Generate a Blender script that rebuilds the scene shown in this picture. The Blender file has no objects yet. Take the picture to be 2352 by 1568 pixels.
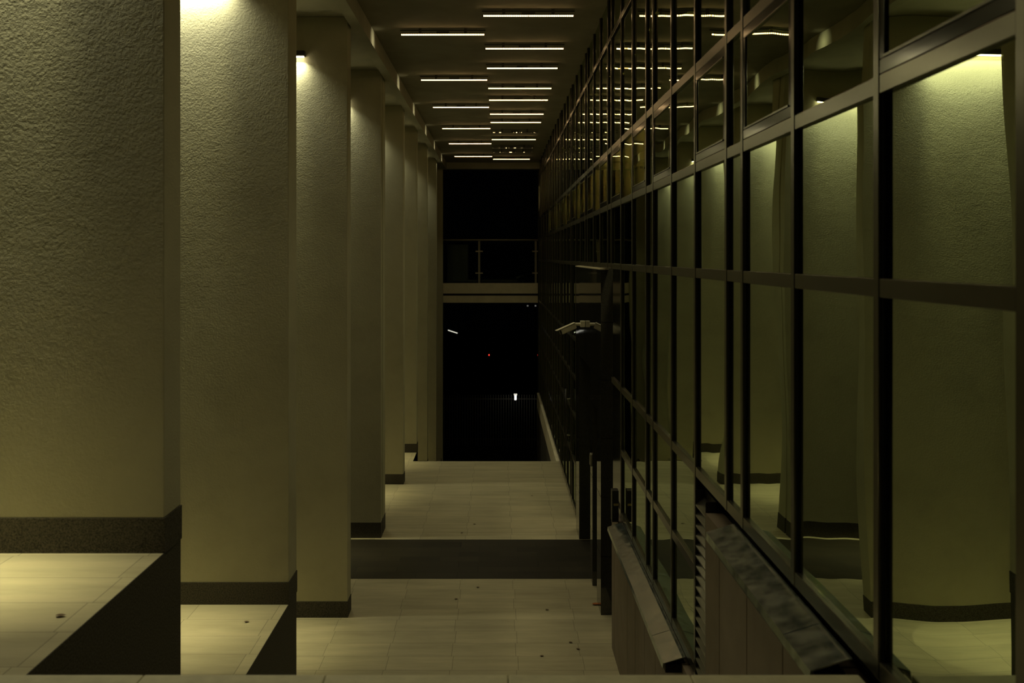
import bpy, bmesh, math, random
from mathutils import Vector, Matrix
random.seed(7)
C = bpy.context.scene.collection
sc = bpy.context.scene

# ------------------------------------------------------------------ helpers
def bm_box(bm, x0, x1, y0, y1, z0, z1):
    vs = [bm.verts.new(p) for p in ((x0,y0,z0),(x1,y0,z0),(x1,y1,z0),(x0,y1,z0),
                                    (x0,y0,z1),(x1,y0,z1),(x1,y1,z1),(x0,y1,z1))]
    fs = []
    for f in ((0,3,2,1),(4,5,6,7),(0,1,5,4),(1,2,6,5),(2,3,7,6),(3,0,4,7)):
        fs.append(bm.faces.new([vs[i] for i in f]))
    return vs

def bm_prism_y(bm, prof, y0, y1):
    """closed XZ profile swept along Y"""
    a = [bm.verts.new((x, y0, z)) for x, z in prof]
    b = [bm.verts.new((x, y1, z)) for x, z in prof]
    n = len(prof)
    for i in range(n):
        j = (i+1) % n
        bm.faces.new((a[i], a[j], b[j], b[i]))
    bm.faces.new(a[::-1]); bm.faces.new(b)

def bm_tube(bm, p0, p1, r, n=12, r1=None):
    p0 = Vector(p0); p1 = Vector(p1); r1 = r if r1 is None else r1
    d = (p1-p0).normalized()
    u = d.orthogonal().normalized(); v = d.cross(u)
    A = []; B = []
    for i in range(n):
        a = 2*math.pi*i/n
        o = u*math.cos(a)+v*math.sin(a)
        A.append(bm.verts.new(p0+o*r)); B.append(bm.verts.new(p1+o*r1))
    for i in range(n):
        j = (i+1) % n
        bm.faces.new((A[i], A[j], B[j], B[i]))
    bm.faces.new(A[::-1]); bm.faces.new(B)

def mk(name, bm, mat, parent=None, bevel=0.0, loc=None, smooth=False):
    bmesh.ops.recalc_face_normals(bm, faces=bm.faces)
    me = bpy.data.meshes.new(name)
    bm.to_mesh(me); bm.free()
    if mat is not None: me.materials.append(mat)
    o = bpy.data.objects.new(name, me); C.objects.link(o)
    if parent is not None: o.parent = parent
    if loc is not None: o.location = loc
    if bevel:
        m = o.modifiers.new('bevel', 'BEVEL'); m.width = bevel; m.segments = 2; m.limit_method = 'ANGLE'
    if smooth:
        for p in me.polygons: p.use_smooth = True
    return o

def boxes(name, lst, mat, parent=None, bevel=0.0, loc=None):
    bm = bmesh.new()
    for b in lst: bm_box(bm, *b)
    return mk(name, bm, mat, parent, bevel, loc)

def empty(name, loc=(0,0,0)):
    o = bpy.data.objects.new(name, None); C.objects.link(o); o.location = loc
    o.empty_display_size = .1
    return o

def tag(o, label, cat, group=None, kind=None):
    o['label'] = label; o['category'] = cat
    if group: o['group'] = group
    if kind: o['kind'] = kind
    return o

def thing(name, label, cat, loc=(0,0,0), group=None):
    return tag(empty(name, loc), label, cat, group, 'thing')

def struct(o, label=None, cat=None):
    o['kind'] = 'structure'
    if label: o['label'] = label
    if cat: o['category'] = cat
    return o

def copy_tree(o, parent=None):
    c = o.copy(); C.objects.link(c)
    if parent is not None: c.parent = parent
    for ch in list(o.children): copy_tree(ch, c)
    return c

ORD = ['first','second','third','fourth','fifth','sixth','seventh','eighth','ninth','tenth','eleventh','twelfth','thirteenth','fourteenth','fifteenth','sixteenth','seventeenth','eighteenth','nineteenth','twentieth','twenty-first','twenty-second']

# ------------------------------------------------------------------ materials
def nt(name):
    m = bpy.data.materials.new(name); m.use_nodes = True
    t = m.node_tree; t.nodes.clear()
    out = t.nodes.new('ShaderNodeOutputMaterial')
    return m, t, out

def N(t, typ, **kw):
    n = t.nodes.new(typ)
    for k, v in kw.items():
        if k.startswith('i_'):
            n.inputs[k[2:].replace('_', ' ')].default_value = v
        else: setattr(n, k, v)
    return n

def principled(t, out, color=(.5,.5,.5), rough=.5, metal=0., spec=.5):
    p = t.nodes.new('ShaderNodeBsdfPrincipled')
    p.inputs['Base Color'].default_value = (*color, 1)
    p.inputs['Roughness'].default_value = rough
    p.inputs['Metallic'].default_value = metal
    p.inputs['Specular IOR Level'].default_value = spec
    t.links.new(p.outputs[0], out.inputs[0])
    return p

def pos(t):
    return t.nodes.new('ShaderNodeNewGeometry').outputs['Position']

def noise(t, vec, scale, detail=4, rough=.6):
    n = t.nodes.new('ShaderNodeTexNoise')
    n.inputs['Scale'].default_value = scale; n.inputs['Detail'].default_value = detail
    n.inputs['Roughness'].default_value = rough
    t.links.new(vec, n.inputs['Vector'])
    return n

def ramp(t, fac, stops):
    r = t.nodes.new('ShaderNodeValToRGB')
    e = r.color_ramp.elements
    e[0].position, e[0].color = stops[0][0], (*stops[0][1], 1)
    e[1].position, e[1].color = stops[-1][0], (*stops[-1][1], 1)
    for p, c in stops[1:-1]:
        x = e.new(p); x.color = (*c, 1)
    t.links.new(fac, r.inputs[0])
    return r

def bump(t, h, p, strength, dist):
    b = t.nodes.new('ShaderNodeBump')
    b.inputs['Strength'].default_value = strength; b.inputs['Distance'].default_value = dist
    t.links.new(h, b.inputs['Height']); t.links.new(b.outputs[0], p.inputs['Normal'])
    return b

def plain(name, color, rough=.5, metal=0., spec=.5, var=.12, scale=9.):
    m, t, out = nt(name)
    p = principled(t, out, color, rough, metal, spec)
    n = noise(t, pos(t), scale, 3)
    lo = tuple(c*(1-var) for c in color); hi = tuple(min(1, c*(1+var)) for c in color)
    r = ramp(t, n.outputs[0], [(.3, lo), (.7, hi)])
    t.links.new(r.outputs[0], p.inputs['Base Color'])
    return m

def stucco():
    m, t, out = nt('stucco')
    p = principled(t, out, rough=.95, spec=.15)
    P = pos(t)
    n1 = noise(t, P, .9, 4, .65)
    r = ramp(t, n1.outputs[0], [(.25, (.46,.435,.305)), (.5, (.55,.525,.37)), (.78, (.60,.575,.415))])
    t.links.new(r.outputs[0], p.inputs['Base Color'])
    n2 = noise(t, P, 58, 3, .6)
    n3 = noise(t, P, 9, 3, .6)
    a = N(t, 'ShaderNodeMath', operation='MULTIPLY_ADD'); a.inputs[1].default_value = .7
    t.links.new(n3.outputs[0], a.inputs[0]); t.links.new(n2.outputs[0], a.inputs[2])
    bump(t, a.outputs[0], p, .5, .006)
    return m

def granite(name, lo, hi, rough, scale=120):
    m, t, out = nt(name)
    p = principled(t, out, rough=rough)
    P = pos(t)
    n = noise(t, P, scale, 3, .7)
    r = ramp(t, n.outputs[0], [(.35, lo), (.5, tuple((a+b)/2 for a, b in zip(lo, hi))), (.68, hi)])
    t.links.new(r.outputs[0], p.inputs['Base Color'])
    bump(t, n.outputs[0], p, .2, .004)
    return m

def paving(name, base, mortar, w, h, offx=0., offy=0., stagger=.03, msize=.0035, rough=.55, var=.12):
    m, t, out = nt(name)
    p = principled(t, out, rough=rough, spec=.35)
    P = pos(t)
    mp = N(t, 'ShaderNodeMapping'); mp.inputs['Location'].default_value = (offx, offy, 0)
    t.links.new(P, mp.inputs['Vector'])
    b = N(t, 'ShaderNodeTexBrick', offset=stagger, offset_frequency=2)
    b.inputs['Scale'].default_value = 1.0
    b.inputs['Brick Width'].default_value = w; b.inputs['Row Height'].default_value = h
    b.inputs['Mortar Size'].default_value = msize; b.inputs['Mortar Smooth'].default_value = .2
    b.inputs['Color1'].default_value = (*[c*(1-var) for c in base], 1)
    b.inputs['Color2'].default_value = (*[c*(1+var) for c in base], 1)
    b.inputs['Mortar'].default_value = (*mortar, 1)
    t.links.new(mp.outputs[0], b.inputs['Vector'])
    st = N(t, 'ShaderNodeMapping'); st.inputs['Scale'].default_value = (.6, 3.2, 1)
    t.links.new(P, st.inputs['Vector'])
    n = noise(t, st.outputs[0], 1.6, 5, .65)
    r = ramp(t, n.outputs[0], [(.3, (.78,.77,.74)), (.7, (1.08,1.07,1.05))])
    mx = N(t, 'ShaderNodeMix', data_type='RGBA', blend_type='MULTIPLY'); mx.inputs[0].default_value = 1
    t.links.new(b.outputs[0], mx.inputs[6]); t.links.new(r.outputs[0], mx.inputs[7])
    t.links.new(mx.outputs[2], p.inputs['Base Color'])
    inv = N(t, 'ShaderNodeMath', operation='SUBTRACT'); inv.inputs[0].default_value = 1
    t.links.new(b.outputs['Fac'], inv.inputs[1])
    bump(t, inv.outputs[0], p, .4, .004)
    return m

def wavy_normal(t, scale, k):
    """unit normal shaken by a slow noise: float-glass waviness"""
    g = t.nodes.new('ShaderNodeNewGeometry')
    mp = N(t, 'ShaderNodeMapping'); mp.inputs['Scale'].default_value = (1, 1.0, .55)
    t.links.new(g.outputs['Position'], mp.inputs['Vector'])
    oi = t.nodes.new('ShaderNodeObjectInfo')
    ad = N(t, 'ShaderNodeVectorMath', operation='ADD')
    mul = N(t, 'ShaderNodeMath', operation='MULTIPLY'); mul.inputs[1].default_value = 37.
    t.links.new(oi.outputs['Random'], mul.inputs[0])
    t.links.new(mp.outputs[0], ad.inputs[0]); t.links.new(mul.outputs[0], ad.inputs[1])
    n = noise(t, ad.outputs[0], scale, 1.5, .45)
    s = N(t, 'ShaderNodeVectorMath', operation='SUBTRACT'); s.inputs[1].default_value = (.5,.5,.5)
    t.links.new(n.outputs['Color'], s.inputs[0])
    sc_ = N(t, 'ShaderNodeVectorMath', operation='SCALE'); sc_.inputs['Scale'].default_value = k
    t.links.new(s.outputs[0], sc_.inputs[0])
    a2 = N(t, 'ShaderNodeVectorMath', operation='ADD')
    t.links.new(g.outputs['Normal'], a2.inputs[0]); t.links.new(sc_.outputs[0], a2.inputs[1])
    nn = N(t, 'ShaderNodeVectorMath', operation='NORMALIZE')
    t.links.new(a2.outputs[0], nn.inputs[0])
    return nn.outputs[0]

def solar_glass():
    m, t, out = nt('solar_glass')
    nrm = wavy_normal(t, 1.35, .023)
    g = N(t, 'ShaderNodeBsdfGlossy'); g.inputs['Roughness'].default_value = .0
    g.inputs['Color'].default_value = (.73,.82,.63,1)
    t.links.new(nrm, g.inputs['Normal'])
    tr = N(t, 'ShaderNodeBsdfTransparent'); tr.inputs['Color'].default_value = (.62,.61,.47,1)
    mx = N(t, 'ShaderNodeMixShader'); mx.inputs[0].default_value = .80
    t.links.new(tr.outputs[0], mx.inputs[1]); t.links.new(g.outputs[0], mx.inputs[2])
    t.links.new(mx.outputs[0], out.inputs[0])
    return m

def clear_glass():
    m, t, out = nt('clear_glass')
    g = N(t, 'ShaderNodeBsdfGlossy'); g.inputs['Roughness'].default_value = .02
    g.inputs['Color'].default_value = (.5,.55,.48,1)
    tr = N(t, 'ShaderNodeBsdfTransparent'); tr.inputs['Color'].default_value = (.75,.8,.72,1)
    fr = N(t, 'ShaderNodeFresnel'); fr.inputs[0].default_value = 1.5
    mx = N(t, 'ShaderNodeMixShader')
    t.links.new(fr.outputs[0], mx.inputs[0])
    t.links.new(tr.outputs[0], mx.inputs[1]); t.links.new(g.outputs[0], mx.inputs[2])
    t.links.new(mx.outputs[0], out.inputs[0])
    return m

def polished_granite():
    m, t, out = nt('polished_black_granite')
    p = principled(t, out, (.022,.022,.018), .04, 0, .75)
    n = noise(t, pos(t), 140, 3, .7)
    r = ramp(t, n.outputs[0], [(.4, (.024,.024,.019)), (.72, (.085,.082,.064))])
    t.links.new(r.outputs[0], p.inputs['Base Color'])
    t.links.new(wavy_normal(t, .9, .012), p.inputs['Normal'])
    return m

def emit(name, color, strength, dots=None, duty=.62):
    """LED strip: light points in a row along local X"""
    m, t, out = nt(name)
    e = N(t, 'ShaderNodeEmission'); e.inputs[0].default_value = (*color, 1); e.inputs[1].default_value = strength
    if dots:
        tc = t.nodes.new('ShaderNodeTexCoord')
        sx = t.nodes.new('ShaderNodeSeparateXYZ'); t.links.new(tc.outputs['Object'], sx.inputs[0])
        ml = N(t, 'ShaderNodeMath', operation='MULTIPLY'); ml.inputs[1].default_value = dots*2*math.pi
        t.links.new(sx.outputs[0], ml.inputs[0])
        co = N(t, 'ShaderNodeMath', operation='COSINE'); t.links.new(ml.outputs[0], co.inputs[0])
        mr = N(t, 'ShaderNodeMapRange'); mr.inputs['From Min'].default_value = -.6; mr.inputs['From Max'].default_value = .6
        mr.inputs['To Min'].default_value = strength*.16; mr.inputs['To Max'].default_value = strength
        t.links.new(co.outputs[0], mr.inputs[0]); t.links.new(mr.outputs[0], e.inputs[1])
    t.links.new(e.outputs[0], out.inputs[0])
    return m

def dying_strip(name, color, strength, thr):
    """LED strip most of whose points are dead"""
    m, t, out = nt(name)
    tc = t.nodes.new('ShaderNodeTexCoord')
    oi = t.nodes.new('ShaderNodeObjectInfo')
    ad = N(t, 'ShaderNodeVectorMath', operation='ADD')
    t.links.new(tc.outputs['Object'], ad.inputs[0]); t.links.new(oi.outputs['Location'], ad.inputs[1])
    sx = t.nodes.new('ShaderNodeSeparateXYZ'); t.links.new(ad.outputs[0], sx.inputs[0])
    cb = t.nodes.new('ShaderNodeCombineXYZ'); t.links.new(sx.outputs[0], cb.inputs[0]); t.links.new(sx.outputs[1], cb.inputs[1])
    n = noise(t, cb.outputs[0], 12, 3, .8)
    mr = N(t, 'ShaderNodeMapRange'); mr.inputs['From Min'].default_value = thr; mr.inputs['From Max'].default_value = thr+.08
    mr.inputs['To Min'].default_value = .01; mr.inputs['To Max'].default_value = strength
    t.links.new(n.outputs[0], mr.inputs[0])
    e = N(t, 'ShaderNodeEmission'); e.inputs[0].default_value = (*color, 1)
    t.links.new(mr.outputs[0], e.inputs[1]); t.links.new(e.outputs[0], out.inputs[0])
    return m

WARM = (1.0, .90, .50)
M = {}
M['stucco'] = stucco()
M['dark_granite'] = granite('dark_granite', (.020,.018,.013), (.125,.112,.085), .8, 95)
M['paving'] = paving('pale_stone_paving', (.43,.385,.25), (.20,.18,.12), .77, .40, offx=.539, offy=.1, msize=.0028, var=.08)
M['dark_paving'] = paving('dark_paving', (.024,.0195,.011), (.009,.008,.006), .62, .26, stagger=.5, msize=.006, var=.3, rough=.45)
M['coping'] = plain('stone_coping', (.56,.52,.35), .6, var=.1, scale=14)
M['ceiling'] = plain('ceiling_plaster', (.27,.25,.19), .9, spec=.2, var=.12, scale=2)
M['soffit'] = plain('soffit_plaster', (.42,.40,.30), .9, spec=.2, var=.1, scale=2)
M['alu'] = plain('dark_bronze_aluminium', (.13,.122,.098), .22, .75, var=.06, scale=4)
M['alu_dark'] = plain('black_aluminium', (.020,.018,.015), .4, .2, var=.05)
M['alu_gloss'] = plain('glossy_black_aluminium', (.022,.021,.018), .12, .1, .6)
M['gasket'] = plain('black_gasket', (.008,.008,.007), .6, spec=.2)
M['flash'] = None
M['glass'] = solar_glass()
M['clear'] = clear_glass()
M['black_granite'] = polished_granite()
M['cladding'] = plain('brown_stone_cladding', (.21,.165,.115), .6, var=.14, scale=3)
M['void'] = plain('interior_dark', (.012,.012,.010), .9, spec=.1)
def cloth():
    m, t, out = nt('pale_curtain')
    p = principled(t, out, (.52,.45,.25), .9, spec=.1)
    tl = N(t, 'ShaderNodeBsdfTranslucent'); tl.inputs[0].default_value = (.70,.54,.24,1)
    mx = N(t, 'ShaderNodeMixShader'); mx.inputs[0].default_value = .8
    t.links.new(p.outputs[0], mx.inputs[1]); t.links.new(tl.outputs[0], mx.inputs[2]); t.links.new(mx.outputs[0], out.inputs[0])
    return m
M['curtain'] = cloth()
M['unused'] = plain('pale_curtain', (.52,.45,.25), .9, spec=.1, var=.1, scale=18)
M['cctv'] = plain('cream_plastic', (.75,.72,.55), .4, var=.03)
M['lens'] = plain('black_lens', (.01,.01,.01), .1)
M['steel'] = plain('brushed_steel', (.42,.40,.33), .28, .9, var=.05)
M['grey_metal'] = plain('grey_metal', (.30,.28,.21), .5, .3, var=.05)
M['housing'] = plain('lamp_housing', (.06,.055,.04), .5, .2, var=.05)
M['concrete'] = plain('pale_concrete', (.78,.71,.52), .85, spec=.2, var=.08, scale=3)
M['ground'] = plain('night_ground', (.018,.018,.012), .95, spec=.1, var=.5, scale=.6)
M['fence'] = plain('fence_metal', (.02,.02,.02), .6)
M['leaf'] = plain('dry_leaf', (.10,.06,.03), .8)
M['leaf_orange'] = plain('orange_leaf', (.42,.13,.03), .8)
M['brass'] = plain('brass', (.65,.5,.22), .25, .9, var=.05)
M['led'] = emit('led_points', (1.0,.64,.28), 11, dots=41.)
M['led_dead'] = dying_strip('led_points_failing', (1.0,.72,.30), 5., .57)
M['led_wall'] = emit('column_led', (1.0,.86,.52), 14)
M['lamp_white'] = emit('lamp_white', (1.0,.97,.86), 9)
M['lamp_dim'] = emit('lamp_dim', (1.0,.97,.80), .7)
M['lamp_faint'] = emit('lamp_faint', (1.0,.97,.85), .12)
M['lamp_red'] = emit('lamp_red', (1.0,.05,.03), 1.5)

def flashing():
    m, t, out = nt('galvanised_flashing')
    p = principled(t, out, (.40,.42,.39), .24, .92)
    P = pos(t)
    n = noise(t, P, 3.0, 3, .6)
    r = ramp(t, n.outputs[0], [(.3, (.33,.40,.40)), (.7, (.43,.51,.50))])
    t.links.new(r.outputs[0], p.inputs['Base Color'])
    n2 = noise(t, P, 4, 2, .5)
    bump(t, n2.outputs[0], p, .35, .02)
    n4 = noise(t, P, 11, 2, .5)
    rr = ramp(t, n4.outputs[0], [(.35, (.13,)*3), (.65, (.26,)*3)])
    t.links.new(rr.outputs[0], p.inputs['Roughness'])
    return m
M['flash'] = flashing()

# ------------------------------------------------------------------ key dimensions
CAMZ = 4.77
XC = -2.0            # corridor faces of the columns
RG = 1.43            # glass plane of the curtain wall
SOF = 7.95           # soffit over the columns
CEIL = 8.09          # corridor ceiling
END = 35.0           # end of the building
FLOOR_END = 23.26
F = 2287.0
def at(px, py, D):
    """world point seen at photo pixel (px, py) at depth D"""
    return Vector(((px-1145)*D/F, D, CAMZ-(py-590)*D/F))

# ------------------------------------------------------------------ setting: floors, ceiling
o = boxes('floor', [(XC, 1.72, 3.45, 14.76, -.3, 0), (XC, 1.72, 16.82, 17.262, -.3, 0), (XC, 1.72, 17.268, FLOOR_END, -.3, 0), (XC, 1.72, 17.2625, 17.2675, -.3, -.02),
                    (-7, XC, 9.87, 14.76, -.3, 0), (-7, XC, 16.82, 24.66, -.3, 0)], M['paving']); struct(o)
o = boxes('floor_inlay', [(-7, 1.9, 14.761, 16.819, -.3, -.001)], M['dark_paving']); struct(o)
# groove across the floor beyond the inlay
def terrace(name, z, y0, y1, zb):
    t = empty(name, (0, 0, 0)); struct(t)
    boxes('paving', [(-7, XC-.004, y0, y1, z-.06, z)], M['paving'], t)
    boxes('granite_riser', [(-7, XC, y0, y1-.004, zb, z-.0601), (XC-.0039, XC, y0, y1-.004, z-.0601, z-.001)], M['dark_granite'], t)
    return t
terrace('floor_upper_terrace', 3.0, -2.5, 6.27, 0)
terrace('floor_middle_terrace', 1.46, 6.28, 9.86, 0)
terrace('floor_lower_terrace', -1.15, 24.67, 28.25, -7)
terrace('floor_lowest_terrace', -2.3, 28.26, 36.0, -7)
# the side of the main floor beside the descending stair
o = boxes('floor_edge', [(XC-.02, XC, FLOOR_END, 24.66, -7, -.001)], M['dark_granite']); struct(o)
# viewer's landing
o = boxes('floor_landing', [(XC+.001, 1.36, -2.5, 3.40, 2.7, 3.0)], M['paving']); struct(o)
o = boxes('wall_landing', [(XC+.001, 1.36, 3.405, 3.445, 0, 2.99)], M['stucco']); struct(o)
# stair going down beyond the floor
bm = bmesh.new()
for i in range(46):
    bm_box(bm, XC, 1.34, FLOOR_END+.001+i*.3, FLOOR_END+(i+1)*.3+.02, -7, -.15*(i+1))
o = mk('floor_stairs', bm, M['paving']); struct(o)
o = boxes('ground', [(-60, 60, 37, 160, -7.3, -7.0)], M['ground']); struct(o)
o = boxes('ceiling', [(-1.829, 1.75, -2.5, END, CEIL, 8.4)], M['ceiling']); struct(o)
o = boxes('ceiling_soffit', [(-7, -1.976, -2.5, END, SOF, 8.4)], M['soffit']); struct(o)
o = boxes('ceiling_end_beam', [(-2.3, 1.75, END+.001, END+.4, 7.87, 8.4)], M['soffit']); struct(o)
o = boxes('wall_end_pier', [(-2.6, -1.965, END+.001, END+.35, -6.9, 7.869)], M['stucco']); struct(o)
o = boxes('wall_end_granite', [(1.385, 2.4, END+.001, END+.35, z, z+.77) for z in [-3.9+.78*i for i in range(15)]] +
          [(1.40, 2.38, END+.01, END+.34, -6.9, 7.85)], M['black_granite']); struct(o)

o = boxes('trim_1', [(-1.975, -1.83, -2.5, END, 7.845, CEIL-.001)], M['soffit']); struct(o)
# coping in front of the viewer
cp = thing('stone_coping', 'pale stone coping bar with butt joints along the landing edge in the foreground', 'coping', (0, 3.55, 3.0))
bm = bmesh.new()
xs = [-7.0] + [-.64+.676*k for k in range(-9, 3)] + [1.34]
for a, b in zip(xs, xs[1:]):
    bm_box(bm, a+.001, b-.001, -.15, .15, .03, .22)
mk('coping_slabs', bm, M['coping'], cp, bevel=.006)
boxes('mortar_bed', [(-6.99, 1.335, -.135, .135, 0, .21)], M['gasket'], cp)

# ------------------------------------------------------------------ columns with their wall washers
COLS = [(5.956, .31, 3.0), (9.49, .37, 1.46), (13.18, .30, 0), (16.92, .64, 0), (20.9, .34, 0),
        (24.3, .35, 0), (27.9, .34, -1.15), (32.0, .34, -2.3)]
WIDE = 2.35
col_labels = [
 'nearest pale stucco column, standing on the upper terrace behind the coping',
 'stucco column on the middle terrace with a bright wash of light at its top',
 'third stucco column from the coping, its small lamp visible at the top left',
 'fourth stucco column from the coping, split by a vertical joint, beyond the dark paving strip',
 'fifth stucco column from the coping, dark base on pale floor past the strip',
 'sixth stucco column from the coping, at the edge where the corridor floor ends',
 'seventh stucco column from the coping, rising from below the end of the floor',
 'farthest full stucco column, last before the end pier by the footbridge']
for i, (D, th, zb) in enumerate(COLS):
    c = thing('stucco_column', col_labels[i], 'column', (XC, D, zb), 'columns of the colonnade')
    h = SOF - zb - .002
    if i == 3:      # expansion joint: two leaves
        boxes('shaft', [(-WIDE, 0, 0, .20, .26, h), (-WIDE+.02, -.02, .20, .27, .26, h), (-WIDE, 0, .27, th, .26, h)], M['stucco'], c)
        boxes('plinth', [(-WIDE-.006, .006, -.006, .20, 0, .26), (-WIDE+.02, -.015, .20, .27, 0, .26), (-WIDE-.006, .006, .27, th+.006, 0, .26)], M['dark_granite'], c)
    else:
        boxes('shaft', [(-WIDE, 0, 0, th, .21, h)], M['stucco'], c, bevel=.006)
        boxes('plinth', [(-WIDE-.006, .006, -.006, th+.006, 0, .21)], M['dark_granite'], c)
    # lamp
    l = thing('column_lamp', 'slim dark wall washer lamp fixed across the %s column from the coping' % ORD[i], 'wall lamp',
              (XC-.555-.6, D, 7.40), 'wall washers on the columns')
    boxes('lamp_housing', [(-.6, .6, -.09, -.001, .014, .085)], M['housing'], l, bevel=.004)
    boxes('lamp_strip', [(-.59, .59, -.084, -.034, .0, .013)], M['led_wall'], l)
    ld = bpy.data.lights.new('lamp_glow', 'AREA'); ld.shape = 'RECTANGLE'; ld.size = 1.16; ld.size_y = .03
    ld.energy = 21; ld.color = (1.0, .97, .66); ld.spread = math.radians(122)
    lo = bpy.data.objects.new('lamp_glow', ld); C.objects.link(lo); lo.parent = l
    lo.location = (0, -.066, -.006); lo.rotation_euler = (math.radians(-4), 0, 0)
    ld = bpy.data.lights.new('lamp_beam', 'AREA'); ld.shape = 'RECTANGLE'; ld.size = 1.16; ld.size_y = .03
    ld.energy = 9.5; ld.color = (1.0, .93, .50); ld.spread = math.radians(25)
    lo = bpy.data.objects.new('lamp_beam', ld); C.objects.link(lo); lo.parent = l
    lo.location = (0, -.052, -.007); lo.rotation_euler = (math.radians(-6.8), 0, 0)

# ------------------------------------------------------------------ LED ceiling lights
LED_Z = 7.985
def make_ceiling_light(strip_mat):
    r = empty('ceiling_light')
    boxes('housing', [(-.605, .605, -.016, .036, .022, .034)], M['housing'], r)
    for s in (-1, 1):
        boxes('led_strip', [(-.298, .298, -.014, .004, .004, .0215)], strip_mat, r, loc=(s*.303, 0, 0))
        boxes('bracket', [(s*.33-.02, s*.33+.02, -.010, -.0005, .0345, CEIL-LED_Z-.001)], M['housing'], r)
    boxes('mounting_rail', [(-.62, .62, .0, .02, .074, .082)], M['gasket'], r)
    boxes('driver_box', [(-.09, .09, -.015, .02, .0345, .06)], M['housing'], r)
    return r
def glow(parent, energy):
    ld = bpy.data.lights.new('led_glow', 'AREA'); ld.shape = 'RECTANGLE'; ld.size = 1.18; ld.size_y = .016
    ld.energy = energy; ld.color = (1.0, .90, .54); ld.spread = math.radians(105)
    lo = bpy.data.objects.new('led_glow', ld); C.objects.link(lo); lo.parent = parent
    lo.location = (0, .016, .010)
PR = make_ceiling_light(M['led']); PD = make_ceiling_light(M['led_dead'])
RIGHT = [5.1, 7.9, 9.9, 11.8, 13.34, 15.44, 17.05, 19.08, 20.51, 22.52, 23.91, 25.84, 27.4, 29.5, 30.7, 32.9]
LEFT = [3.6, 7.2, 10.85, 14.47, 18.18, 21.5, 25.05, 28.4, 32.0]
DEAD = {25.84, 29.5, 30.7}
used = set()
def place_led(D, x, label, dead=False, rz=0, g='strip lights on the corridor ceiling'):
    src = PD if dead else PR
    if src.name in used: o = copy_tree(src)
    else: o = src; used.add(src.name)
    o.location = (x, D, LED_Z); o.rotation_euler.z = rz
    tag(o, label, 'ceiling light', g, 'thing')
    return o
leds = []
for i, D in enumerate(RIGHT):
    dead = D in DEAD
    st = 'mostly failed' if dead else 'glowing'
    leds.append((place_led(D, .40+.0014*(D-13), '%s strip light in the row nearer the glass facade, %s from the dark end' % (st, ORD[len(RIGHT)-1-i]), dead, .004*random.uniform(-1,1)), dead))
for i, D in enumerate(LEFT):
    leds.append((place_led(D, -.81, 'glowing strip light in the sparse row nearer the columns, %s from the dark end' % ORD[len(LEFT)-1-i], False, -.008), False))
for o, dead in leds:
    if not dead: glow(o, 3.1)
for o, dead in leds[-len(LEFT):]:      # spill from the end cap toward the downstand
    ld = bpy.data.lights.new('end_spill', 'AREA'); ld.shape = 'RECTANGLE'; ld.size = .015; ld.size_y = .015
    ld.energy = .26; ld.color = (1.0, .9, .55); ld.spread = math.radians(75)
    lo = bpy.data.objects.new('end_spill', ld); C.objects.link(lo); lo.parent = o
    lo.location = (-.607, .01, .012); lo.rotation_euler = (0, math.radians(74), 0)
# loose wire hanging between two lights
def wire(name, p0, p1, r, mat, sag=0):
    bm = bmesh.new(); n = 10; pts = []
    for k in range(n+1):
        u = k/n; p = Vector(p0).lerp(Vector(p1), u); p.z -= sag*4*u*(1-u); pts.append(p)
    for a, b in zip(pts, pts[1:]): bm_tube(bm, a, b, r, 6)
    return mk(name, bm, mat)
w = wire('loose_wire', (.0, .05, .018), (.57, 1.43, -.002), .003, M['brass'], .03)
w.parent = leds[RIGHT.index(19.08)][0]

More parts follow.
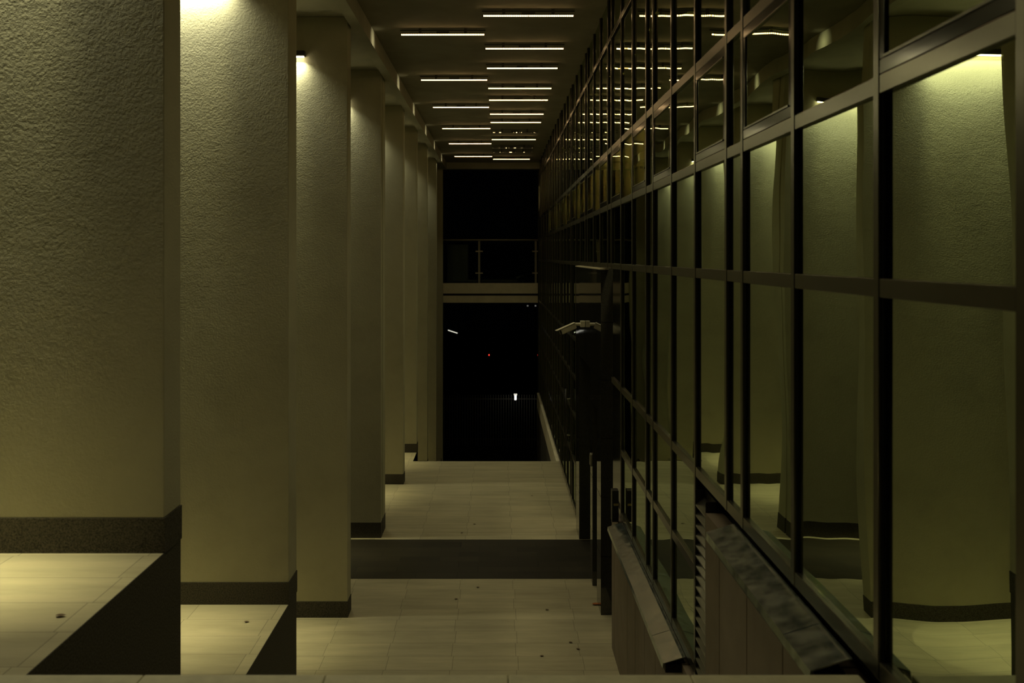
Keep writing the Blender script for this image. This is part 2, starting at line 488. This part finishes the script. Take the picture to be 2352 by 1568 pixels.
# ------------------------------------------------------------------ curtain wall on the right
STARTS = []
for k in range(-2, 9):
    s = 6.155+3.355*k
    for q, wd in ((0,.977), (.977,.977), (1.954,.977), (2.931,.424)):
        STARTS.append((s+q, wd, q))
STARTS = [(-.36,1.0,0), (.64,1.02,.977), (1.66,1.0,1.954), (2.66,1.03,0), (3.69,1.055,.977), (4.745,1.0,1.954), (5.745,.41,2.931)] + [a for a in STARTS if 6.0 < a[0] < END-.3]
TR = [7.54, 6.12, 5.41, 4.655, 3.24, 2.52, 1.80, .95]
MW = .055; TIP = RG-.022
def pane_bm(y0, y1, z0, z1):
    bm = bmesh.new(); bm_box(bm, -.004, .004, y0, y1, z0, z1); return bm
wn = 0
for (s, wd, q) in STARTS:
    wn += 1
    e = min(s+wd, END)
    near = s < 6.1
    over_portal = 12.9 > s > 12.2 or (s+wd > 13.3 and s < 17.4)
    # foot of this bay
    if near: zb = 3.20
    elif s < 7.1: zb = 3.20
    elif s < 12.0: zb = 1.765
    elif over_portal: zb = 4.62
    elif s < FLOOR_END: zb = .06
    else: zb = .04
    w_ = empty('window_%d' % wn, (RG, s, zb)); struct(w_)
    zt = CEIL-.002
    # mullion with a raised cap and gasket line
    mb = zb
    if abs(s-7.13) < .1: mb = 0.02
    bm = bmesh.new()
    bm_box(bm, TIP-RG, .05, 0, MW, mb-zb, zt-zb)
    mk('mullion', bm, M['alu'], w_, bevel=.004)
    boxes('gasket', [(-.008, .0, MW, MW+.010, 0, zt-zb), (-.008, 0, -.010, 0, 0, zt-zb)], M['gasket'], w_)
    dark_bay = 11.3 < s < 12.3
    zs = [z for z in TR if z > zb+.15 and not (dark_bay and z < 3.2)]
    levels = [zt+.035] + zs + [zb]
    for z in zs + ([zb+.035] if True else []):
        bm = bmesh.new()
        d0 = MW+.0005; d1 = e-s-.0005
        bm_box(bm, TIP-RG+.003, .04, d0, d1, z-.035-zb, z+.035-zb)
        mk('transom', bm, M['alu'], w_, bevel=.003)
    zz = [zt] + zs + [zb+.035]
    for a, b in zip(zz, zz[1:]):
        hi = a-.036 if a != zt else zt
        lo = b+.036
        if hi-lo < .05: continue
        if dark_bay and hi < 4.66:
            boxes('spandrel_panel', [(.0, .02, MW+.001, e-s-.001, lo-zb, hi-zb)], M['lens'], w_)
            continue
        y0, y1 = MW+.001, e-s-.001
        rot = (random.uniform(-.0007,.0007), random.uniform(-.0009,.0009), random.uniform(-.0009,.0009))
        if s == 2.66: rot = (0, 0, -.009)
        sash = (abs(a-6.12) < .01 and q in (0, 1.954))
        if sash:
            fr = .055
            bm = bmesh.new()
            x0, x1 = -.019, .0
            bm_box(bm, x0, x1, y0, y1, lo-zb, lo-zb+fr); bm_box(bm, x0, x1, y0, y1, hi-zb-fr, hi-zb)
            bm_box(bm, x0, x1, y0, y0+.045, lo-zb+fr, hi-zb-fr); bm_box(bm, x0, x1, y1-.045, y1, lo-zb+fr, hi-zb-fr)
            so = mk('sash', bm, M['alu_gloss'], w_, bevel=.003)
            boxes('glazing_bead', [(-.024, -.006, y0+.045, y1-.045, lo-zb+fr, lo-zb+fr+.010), (-.024, -.006, y0+.045, y1-.045, hi-zb-fr-.008, hi-zb-fr)], M['alu'], so)
            pm = pane_bm(-(y1-y0)/2+.045, (y1-y0)/2-.045, -(hi-lo)/2+fr, (hi-lo)/2-fr)
            po = mk('pane', pm, M['glass'], so, loc=(-.009, (y0+y1)/2, (hi+lo)/2-zb))
        else:
            pm = pane_bm(-(y1-y0)/2, (y1-y0)/2, -(hi-lo)/2, (hi-lo)/2)
            po = mk('pane', pm, M['glass'], w_, loc=(.005, (y0+y1)/2, (hi+lo)/2-zb))
        po.rotation_euler = rot

# rooms behind the glass: dark
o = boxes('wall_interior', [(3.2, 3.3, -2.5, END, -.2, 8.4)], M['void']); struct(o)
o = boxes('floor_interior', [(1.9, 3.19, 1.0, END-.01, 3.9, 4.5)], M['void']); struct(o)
# pale curtains behind the opening windows of the upper storey
n_c = 0
for (s, wd, q) in STARTS:
    if 9.0 < s < 30 and q != 2.931:
        n_c += 1
        bm = bmesh.new(); n = 26; y0, y1 = s+.12, s+wd-.05
        z0, z1 = 5.46, 6.07
        prev = None
        for k in range(n+1):
            y = y0+(y1-y0)*k/n; x = RG+.032+.010*math.sin(k*2.1)
            a = bm.verts.new((x, y, z0)); b = bm.verts.new((x, y, z1))
            if prev: bm.faces.new((prev[0], a, b, prev[1]))
            prev = (a, b)
        o = mk('curtain', bm, M['curtain'], smooth=True)
        tag(o, 'pale curtain behind the upper row of opening windows, %s from the viewer' % ORD[n_c-1],
            'curtain', 'curtains behind the upper windows', 'thing')

ld = bpy.data.lights.new('curtain_backlight', 'AREA'); ld.shape = 'RECTANGLE'; ld.size = .3; ld.size_y = 19  # unseen area light added behind the curtains to make them show
ld.energy = 210; ld.color = (1.0, .88, .5); ld.spread = math.radians(70)
lo = bpy.data.objects.new('curtain_backlight', ld); C.objects.link(lo); lo.location = (1.95, 19, 6.5); lo.rotation_euler = (0, math.radians(32), 0)
# stone cladding under the glazing, vertical joints
def cladding(y0, y1, z1, joints, x0=1.384):
    lst = []
    ys = [y0] + [j for j in joints if y0 < j < y1] + [y1]
    for a, b in zip(ys, ys[1:]): lst.append((x0, 1.5, a+.007, b-.007, 0, z1))
    return lst
wr = empty('wall_right'); struct(wr)
boxes('stone_cladding', cladding(2.0, 6.66, 3.06, [2.75, 3.45, 4.15, 4.85, 5.55, 6.24]), M['cladding'], wr)
boxes('stone_cladding', cladding(7.08, 12.17, 1.70, [7.5, 8.15, 8.79, 9.45, 10.10, 10.72, 11.9]), M['cladding'], wr)
boxes('cladding_backing', [(1.402, 1.6, 2.002, 6.655, 0, 3.05), (1.402, 1.6, 7.085, 12.165, 0, 1.69)], M['gasket'], wr)
boxes('recess_panel', [(1.56, 1.62, 12.18, 13.26, 0, 4.60)], M['alu_dark'], wr)
boxes('base_kerb', [(1.35, 1.60, FLOOR_END+.01, 35.0, -.5, 0)], M['concrete'], wr)
boxes('kerb_wall', [(1.36, 1.60, FLOOR_END+.01, 35.0, -7, -.501)], M['dark_granite'], wr)

# louvre beside the tall mullion
lv = thing('ventilation_louvre', 'narrow dark slatted vent grille beside the tall mullion above brown cladding', 'louvre', (1.40, 6.67, 1.2))
bm = bmesh.new()
for i in range(26):
    z = .02+i*.072
    vs = [(-.012, z), (.05, z+.05), (.05, z+.058), (-.012, z+.010)]
    bm_prism_y(bm, vs, .0, .345)
mk('slats', bm, M['alu'], lv)
boxes('frame', [(-.014, .06, -.006, -.0005, 0, 1.93), (-.014, .06, .3455, .351, 0, 1.93), (.056, .06, 0, .345, 0, 1.93)], M['alu_dark'], lv)

# flashing sills
def sill(label, y0, y1, zin, joints):
    t = thing('window_sill', label, 'sill', (1.385, y0, zin))
    L = y1-y0
    prof = [(.024, .004), (0, 0), (-.145, -.045), (-.15, -.085), (-.147, -.085), (-.140, -.050), (0, -.006), (.024, -.002)]
    bm = bmesh.new()
    ys = [0] + joints + [L]
    for k, (a, b) in enumerate(zip(ys, ys[1:])):
        dz = .002*(k % 2)
        bm_prism_y(bm, [(x, z+dz) for x, z in prof], a, b+(.02 if b < L else 0))
    mk('flashing_sheet', bm, M['flash'], t)
    boxes('sill_support', [(-.125, -.002, .012, L, -.12, -.058)], M['gasket'], t)
    return t
sill('long silvery sheet metal sill with bright glints, under the lower glazing near the portal', 7.50, 11.3, 1.755, [.55, 1.9])
sill('wide silvery sheet metal sill, higher and nearer, beside the coping', 3.96, 5.95, 3.17, [.38])

# small dark box on the glass at the far end of the long sill
jb = thing('wall_box', 'small black box with brass strip on the facade, at far end of the long sill', 'box', (RG-.046, 11.5, 1.72))
boxes('box_body', [(-.075, 0, -.04, .1, 0, .36)], M['alu_dark'], jb, bevel=.004)
boxes('edge_trim', [(-.083, -.0755, -.045, -.03, 0, .37)], M['grey_metal'], jb)
boxes('brass_strip', [(-.06, -.005, -.052, -.041, .19, .215)], M['brass'], jb)

# ------------------------------------------------------------------ black granite portal and doors
PX = 1.364
pt = thing('entrance_portal', 'polished black granite entrance surround projecting from the glass facade', 'portal', (PX, 13.27, 0))
def granite_pier(y0, y1, z0, z1, name):
    js = [.78, 1.57, 2.35, 3.13, 3.90]
    zs = [z0] + [j for j in js if z0+.05 < j < z1-.05] + [z1]
    lst = [(0, .44, y0, y1, a+.004, b-.004) for a, b in zip(zs, zs[1:])]
    lst.append((.014, .43, y0+.012, y1-.012, z0, z1-.01))
    boxes(name, lst, M['black_granite'], pt)
granite_pier(0, .53, 0, 4.6, 'pier')
granite_pier(1.18, 1.52, 0, 4.6, 'pier')
granite_pier(3.56, 4.23, 0, 4.6, 'pier')
granite_pier(.531, 1.179, 2.65, 4.6, 'lintel')
granite_pier(1.521, 3.559, 3.11, 4.6, 'lintel')
boxes('cap_stone', [(-.012, .10, -.01, 4.24, 4.601, 4.618)], M['concrete'], pt)
d1 = empty('door_1', (1.62, 14.80, 0)); struct(d1)
for k, (a, b) in enumerate(((0, 1.01), (1.02, 2.03))):
    boxes('door_leaf', [(0, .05, a, a+.08, 0, 3.1), (0, .05, b-.08, b, 0, 3.1), (0, .05, a+.08, b-.08, 0, .1), (0, .05, a+.08, b-.08, 3.0, 3.1)], M['alu_dark'], d1)
    boxes('pane', [(.02, .03, a+.08, b-.08, .1, 3.0)], M['glass'], d1)
    boxes('door_handle', [(-.06, -.035, (b-.12 if k == 0 else a+.10), (b-.10 if k == 0 else a+.12), .8, 1.6), (-.04, 0, (b-.12 if k == 0 else a+.10), (b-.10 if k == 0 else a+.12), .9, .93),
                          (-.04, 0, (b-.12 if k == 0 else a+.10), (b-.10 if k == 0 else a+.12), 1.47, 1.5)], M['steel'], d1)
d2 = empty('door_2', (1.62, 13.80, 0)); struct(d2)
boxes('door_leaf', [(0, .05, .002, .648, 0, 2.64)], M['alu_dark'], d2)
# service door pull on the glazing beyond the portal
ph = thing('pull_handle', 'dark vertical pull handle with bright standoffs on the glazing beyond the portal', 'door handle', (TIP, 19.8, 1.0))
bm = bmesh.new(); bm_tube(bm, (-.07, 0, 0), (-.07, 0, 1.15), .018); mk('grip_bar', bm, M['alu_dark'], ph, smooth=True)
for z in (.23, .95):
    bm = bmesh.new(); bm_tube(bm, (-.055, 0, z), (.02, 0, z), .012); mk('standoff', bm, M['steel'], ph, smooth=True)

ic = thing('intercom_panel', 'small pale metal intercom panel on the middle pier of the black portal', 'intercom', (PX, 14.5, 1.72))
boxes('back_box', [(-.022, -.001, 0, .16, 0, .17)], M['grey_metal'], ic, bevel=.004)
boxes('face_plate', [(-.026, -.0225, .01, .15, .01, .16)], M['steel'], ic)

# security camera over the door
cc = thing('security_camera', 'cream bullet security camera on the black granite above the entrance', 'security camera', (PX, 15.7, 3.71))
boxes('mount_box', [(-.075, -.001, -.05, .05, -.045, .055)], M['cctv'], cc, bevel=.008)
bm = bmesh.new()
bm_tube(bm, (-.075, 0, -.0), (-.155, 0, -.0), .026, 14)
bm_tube(bm, (-.150, 0, 0), (-.175, -.01, -.012), .016, 12)
mk('arm', bm, M['cctv'], cc, smooth=False)
body = empty('camera_body', (-.17, -.01, -.015)); body.parent = cc
body.rotation_euler = (0, math.radians(-22), math.radians(14))
def bodypart(name, bm, mat, bev=0.0): return mk(name, bm, mat, body, bevel=bev)
bm = bmesh.new(); bm_box(bm, -.24, .015, -.045, .045, -.055, .030); bodypart('casing', bm, M['cctv'], .014)
bm = bmesh.new(); bm_prism_y(bm, [(.02, .034), (.02, .042), (-.31, .042), (-.31, .034)], -.052, .052); bodypart('sun_shield', bm, M['cctv'])
bm = bmesh.new(); bm_tube(bm, (-.241, 0, -.012), (-.262, 0, -.012), .036, 16); bodypart('lens', bm, M['lens'])

# ------------------------------------------------------------------ footbridge at the end
fb = thing('footbridge', 'pale concrete footbridge crossing beyond the far end of the corridor', 'bridge', (0, 35.5, 0))
zt = CAMZ-(650-590)*35.5/F; zg = CAMZ-(677-590)*35.5/F; zb = CAMZ-(695-590)*35.5/F
boxes('fascia', [(-4, 3, 0, .12, zg+.03, zt)], M['concrete'], fb)
boxes('deck', [(-4, 3, .06, 1.9, zg-.03, zt-.02)], M['gasket'], fb)
boxes('lower_fascia', [(-4, 3, 0, .12, zb, zg-.03)], M['concrete'], fb)
boxes('drip_rail', [(-4, 3, -.012, -.001, zg+.032, zg+.05)], M['housing'], fb)
rl = thing('glass_railing', 'glass panel balustrade with thin steel handrail standing on the footbridge', 'railing', (0, 35.56, zt))
hr = CAMZ-(551-590)*35.5/F-zt
bm = bmesh.new(); bm_tube(bm, (-3.9, 0, hr), (2.9, 0, hr), .032, 10); mk('handrail', bm, M['grey_metal'], rl, smooth=True)
px_posts = [-2.72, -.69, 1.33]
for x in px_posts:
    p = boxes('post', [(x-.035, x+.035, -.02, .02, 0, hr-.03)], M['grey_metal'], rl)
    for zz in (CAMZ-(577-590)*35.5/F-zt, CAMZ-(627-590)*35.5/F-zt):
        boxes('glass_clamp', [(x-.13, x+.13, -.035, -.021, zz-.022, zz+.022)], M['steel'], p)
for a, b in ((-3.8, -2.80), (-2.64, -.77), (-.61, 1.25), (1.41, 2.8)):
    boxes('glass_panel', [(a, b, -.006, .006, .05, hr-.16)], M['clear'], rl)

# ------------------------------------------------------------------ the dark town beyond
sl = thing('street_lamp', 'distant street lamp with lit tilted arm in the dark beyond the bridge', 'street lamp', (at(1051, 765, 85).x, 85, -7))
z0 = at(1051, 765, 85).z+7
bm = bmesh.new(); bm_tube(bm, (0, 0, 0), (0, 0, z0), .06, 8, .04); mk('pole', bm, M['fence'], sl)
bm = bmesh.new(); bm_tube(bm, (0, 0, z0), (at(1029, 758, 85).x-sl.location.x, 0, at(1029, 758, 85).z+7), .045, 8); mk('lamp_head', bm, M['lamp_dim'], sl)
bm = bmesh.new(); bm_tube(bm, (.06, 0, z0-.7), (.06, 0, z0), .016, 8); mk('lit_edge', bm, plain('lit_grey', (.3,.3,.25)), sl)
tl = thing('signal_light', 'tiny red signal light on a thin mast in the far darkness', 'signal light', (at(1123, 815, 95).x, 95, -7))
z0 = at(1123, 815, 95).z+7
bm = bmesh.new(); bm_tube(bm, (.1, 0, 0), (.1, 0, z0+.1), .05, 8); mk('mast', bm, M['fence'], tl)
boxes('signal_head', [(-.02, .30, .05, .25, z0-.45, z0+.2)], M['fence'], tl)
boxes('red_lens', [(-.05, .07, -.05, .049, z0-.06, z0+.06)], M['lamp_red'], tl)
yl = thing('yard_lamp', 'small white lit lamp standing low in the darkness past the floor edge', 'lamp', (at(1184, 910, 60).x, 60, -7))
z0 = at(1184, 910, 60).z+7
boxes('post', [(-.03, .03, -.03, .03, 0, z0-.22)], M['fence'], yl)
boxes('lamp_top', [(-.10, .10, -.05, .05, z0+.07, z0+.16)], M['lamp_dim'], yl)
boxes('lamp_tube', [(-.05, .05, -.05, .05, z0-.2, z0+.055)], M['lamp_white'], yl)
for px, nm in ((1212, 'left'), (1230, 'right')):
    p = at(px, 702, 120)
    t = thing('far_lamp', ('faint pinprick lamp under the bridge, farther from the facade' if nm == 'left' else 'faint pinprick lamp under the bridge, right beside the facade end'), 'lamp', (p.x, 120, -7))
    boxes('post', [(-.05, .05, -.05, .05, 0, p.z+7-.08)], M['fence'], t)
    boxes('lamp_head', [(-.09, .09, -.09, .09, p.z+7-.079, p.z+7+.08)], plain('faint_%s' % nm, (.2,.2,.2)) if False else M['lamp_faint'], t)
fe = thing('picket_fence', 'dark vertical bar fence barely visible at the far side of the yard', 'fence', (0, 62, -7))
boxes('pickets', [(x*.16-.02, x*.16+.02, -.02, .02, 0, 3.2) for x in range(-40, 40)], M['grey_metal'], fe)
boxes('rail', [(-6.5, 6.5, .0205, .05, z, z+.06) for z in (.4, 2.9)], M['grey_metal'], fe)

# ------------------------------------------------------------------ dry leaves on the floor
def leaf(px, py, zf, size, mat, label, rz):
    D = (CAMZ-zf)*F/(py-590); x = (px-1145)*D/F
    bm = bmesh.new(); n = 7
    L = []; Rr = []; mid = []
    for k in range(n):
        u = k/(n-1); wv = math.sin(math.pi*u**.8)*.32
        zc = .006+.25*size*(u-.5)**2
        mid.append(bm.verts.new(((u-.5)*size, 0, zc)))
        L.append(bm.verts.new(((u-.5)*size, wv*size, zc+.10*size*wv*2)))
        Rr.append(bm.verts.new(((u-.5)*size, -wv*size, zc+.14*size*wv*2)))
    for k in range(n-1):
        for A in (L, Rr):
            try: bm.faces.new((mid[k], mid[k+1], A[k+1], A[k]))
            except ValueError: pass
    o = mk('dry_leaf', bm, mat, smooth=True); o.location = (x, D, zf); o.rotation_euler.z = rz
    tag(o, label, 'leaf', 'fallen leaves on the paving', 'thing')
LV = [(1098,1349,'dry brown leaf just in front of the dark paving strip, toward its middle'),
      (1048,1376,'tiny dry leaf on pale floor before the dark strip, level with the third column base'),
      (1257,1401,'dry leaf on pale floor nearest the foot of the black portal'),
      (1311,1476,'dry leaf near the brown cladding, halfway to the coping'),
      (1328,1491,'small dry leaf closest to the brown cladding wall'),
      (1245,1507,'dry leaf on the pale floor nearest the coping'),
      (1090,1204,'dry leaf on pale floor just past the dark paving strip'),
      (1061,1224,'tiny dry leaf on the far edge of the dark paving strip'),
      (1222,1139,'dry leaf far along the floor, near the facade past the dark strip'),
      (902,1327,'dry leaf at the near edge of the dark strip beside the third column')]
for px, py, lb in LV: leaf(px, py, 0, .055, M['leaf'], lb, random.uniform(-.5, .5))
leaf(1370, 1388, 0, .13, M['leaf_orange'], 'orange leaf lying against the foot of the black granite portal', .3)
leaf(567, 1429, 1.46, .05, M['leaf'], 'dry leaf alone on the middle terrace before the second column', .1)
leaf(140, 1416, 3.0, .055, M['leaf'], 'leaf shape standing in for a faint stain on the upper terrace near the coping', .0)  # faint stain on the terrace, put in as a leaf shape

# ------------------------------------------------------------------ world, camera, colour
wd_ = bpy.data.worlds.new('night'); sc.world = wd_; wd_.use_nodes = True
bg = wd_.node_tree.nodes['Background']; bg.inputs[0].default_value = (.7,.8,1,1); bg.inputs[1].default_value = .0002
cam = bpy.data.cameras.new('camera'); co = bpy.data.objects.new('camera', cam); C.objects.link(co)
co.location = (0, 0, CAMZ); co.rotation_euler = (math.radians(90), 0, 0)
cam.sensor_width = 36; cam.sensor_fit = 'HORIZONTAL'; cam.lens = F/2352*36
cam.shift_x = (1176-1145)/2352; cam.shift_y = -(784-590)/2352
cam.clip_end = 400
cam.dof.use_dof = True; cam.dof.focus_distance = 15; cam.dof.aperture_fstop = 3.5
sc.camera = co
sc.view_settings.view_transform = 'Standard'; sc.view_settings.look = 'None'
sc.view_settings.exposure = 0; sc.view_settings.gamma = 1
try:
    cy = sc.cycles; cy.use_denoising = True; cy.denoiser = 'OPENIMAGEDENOISE'
    cy.max_bounces = 10; cy.glossy_bounces = 5; cy.transparent_max_bounces = 12; cy.sample_clamp_indirect = 4
except Exception: pass
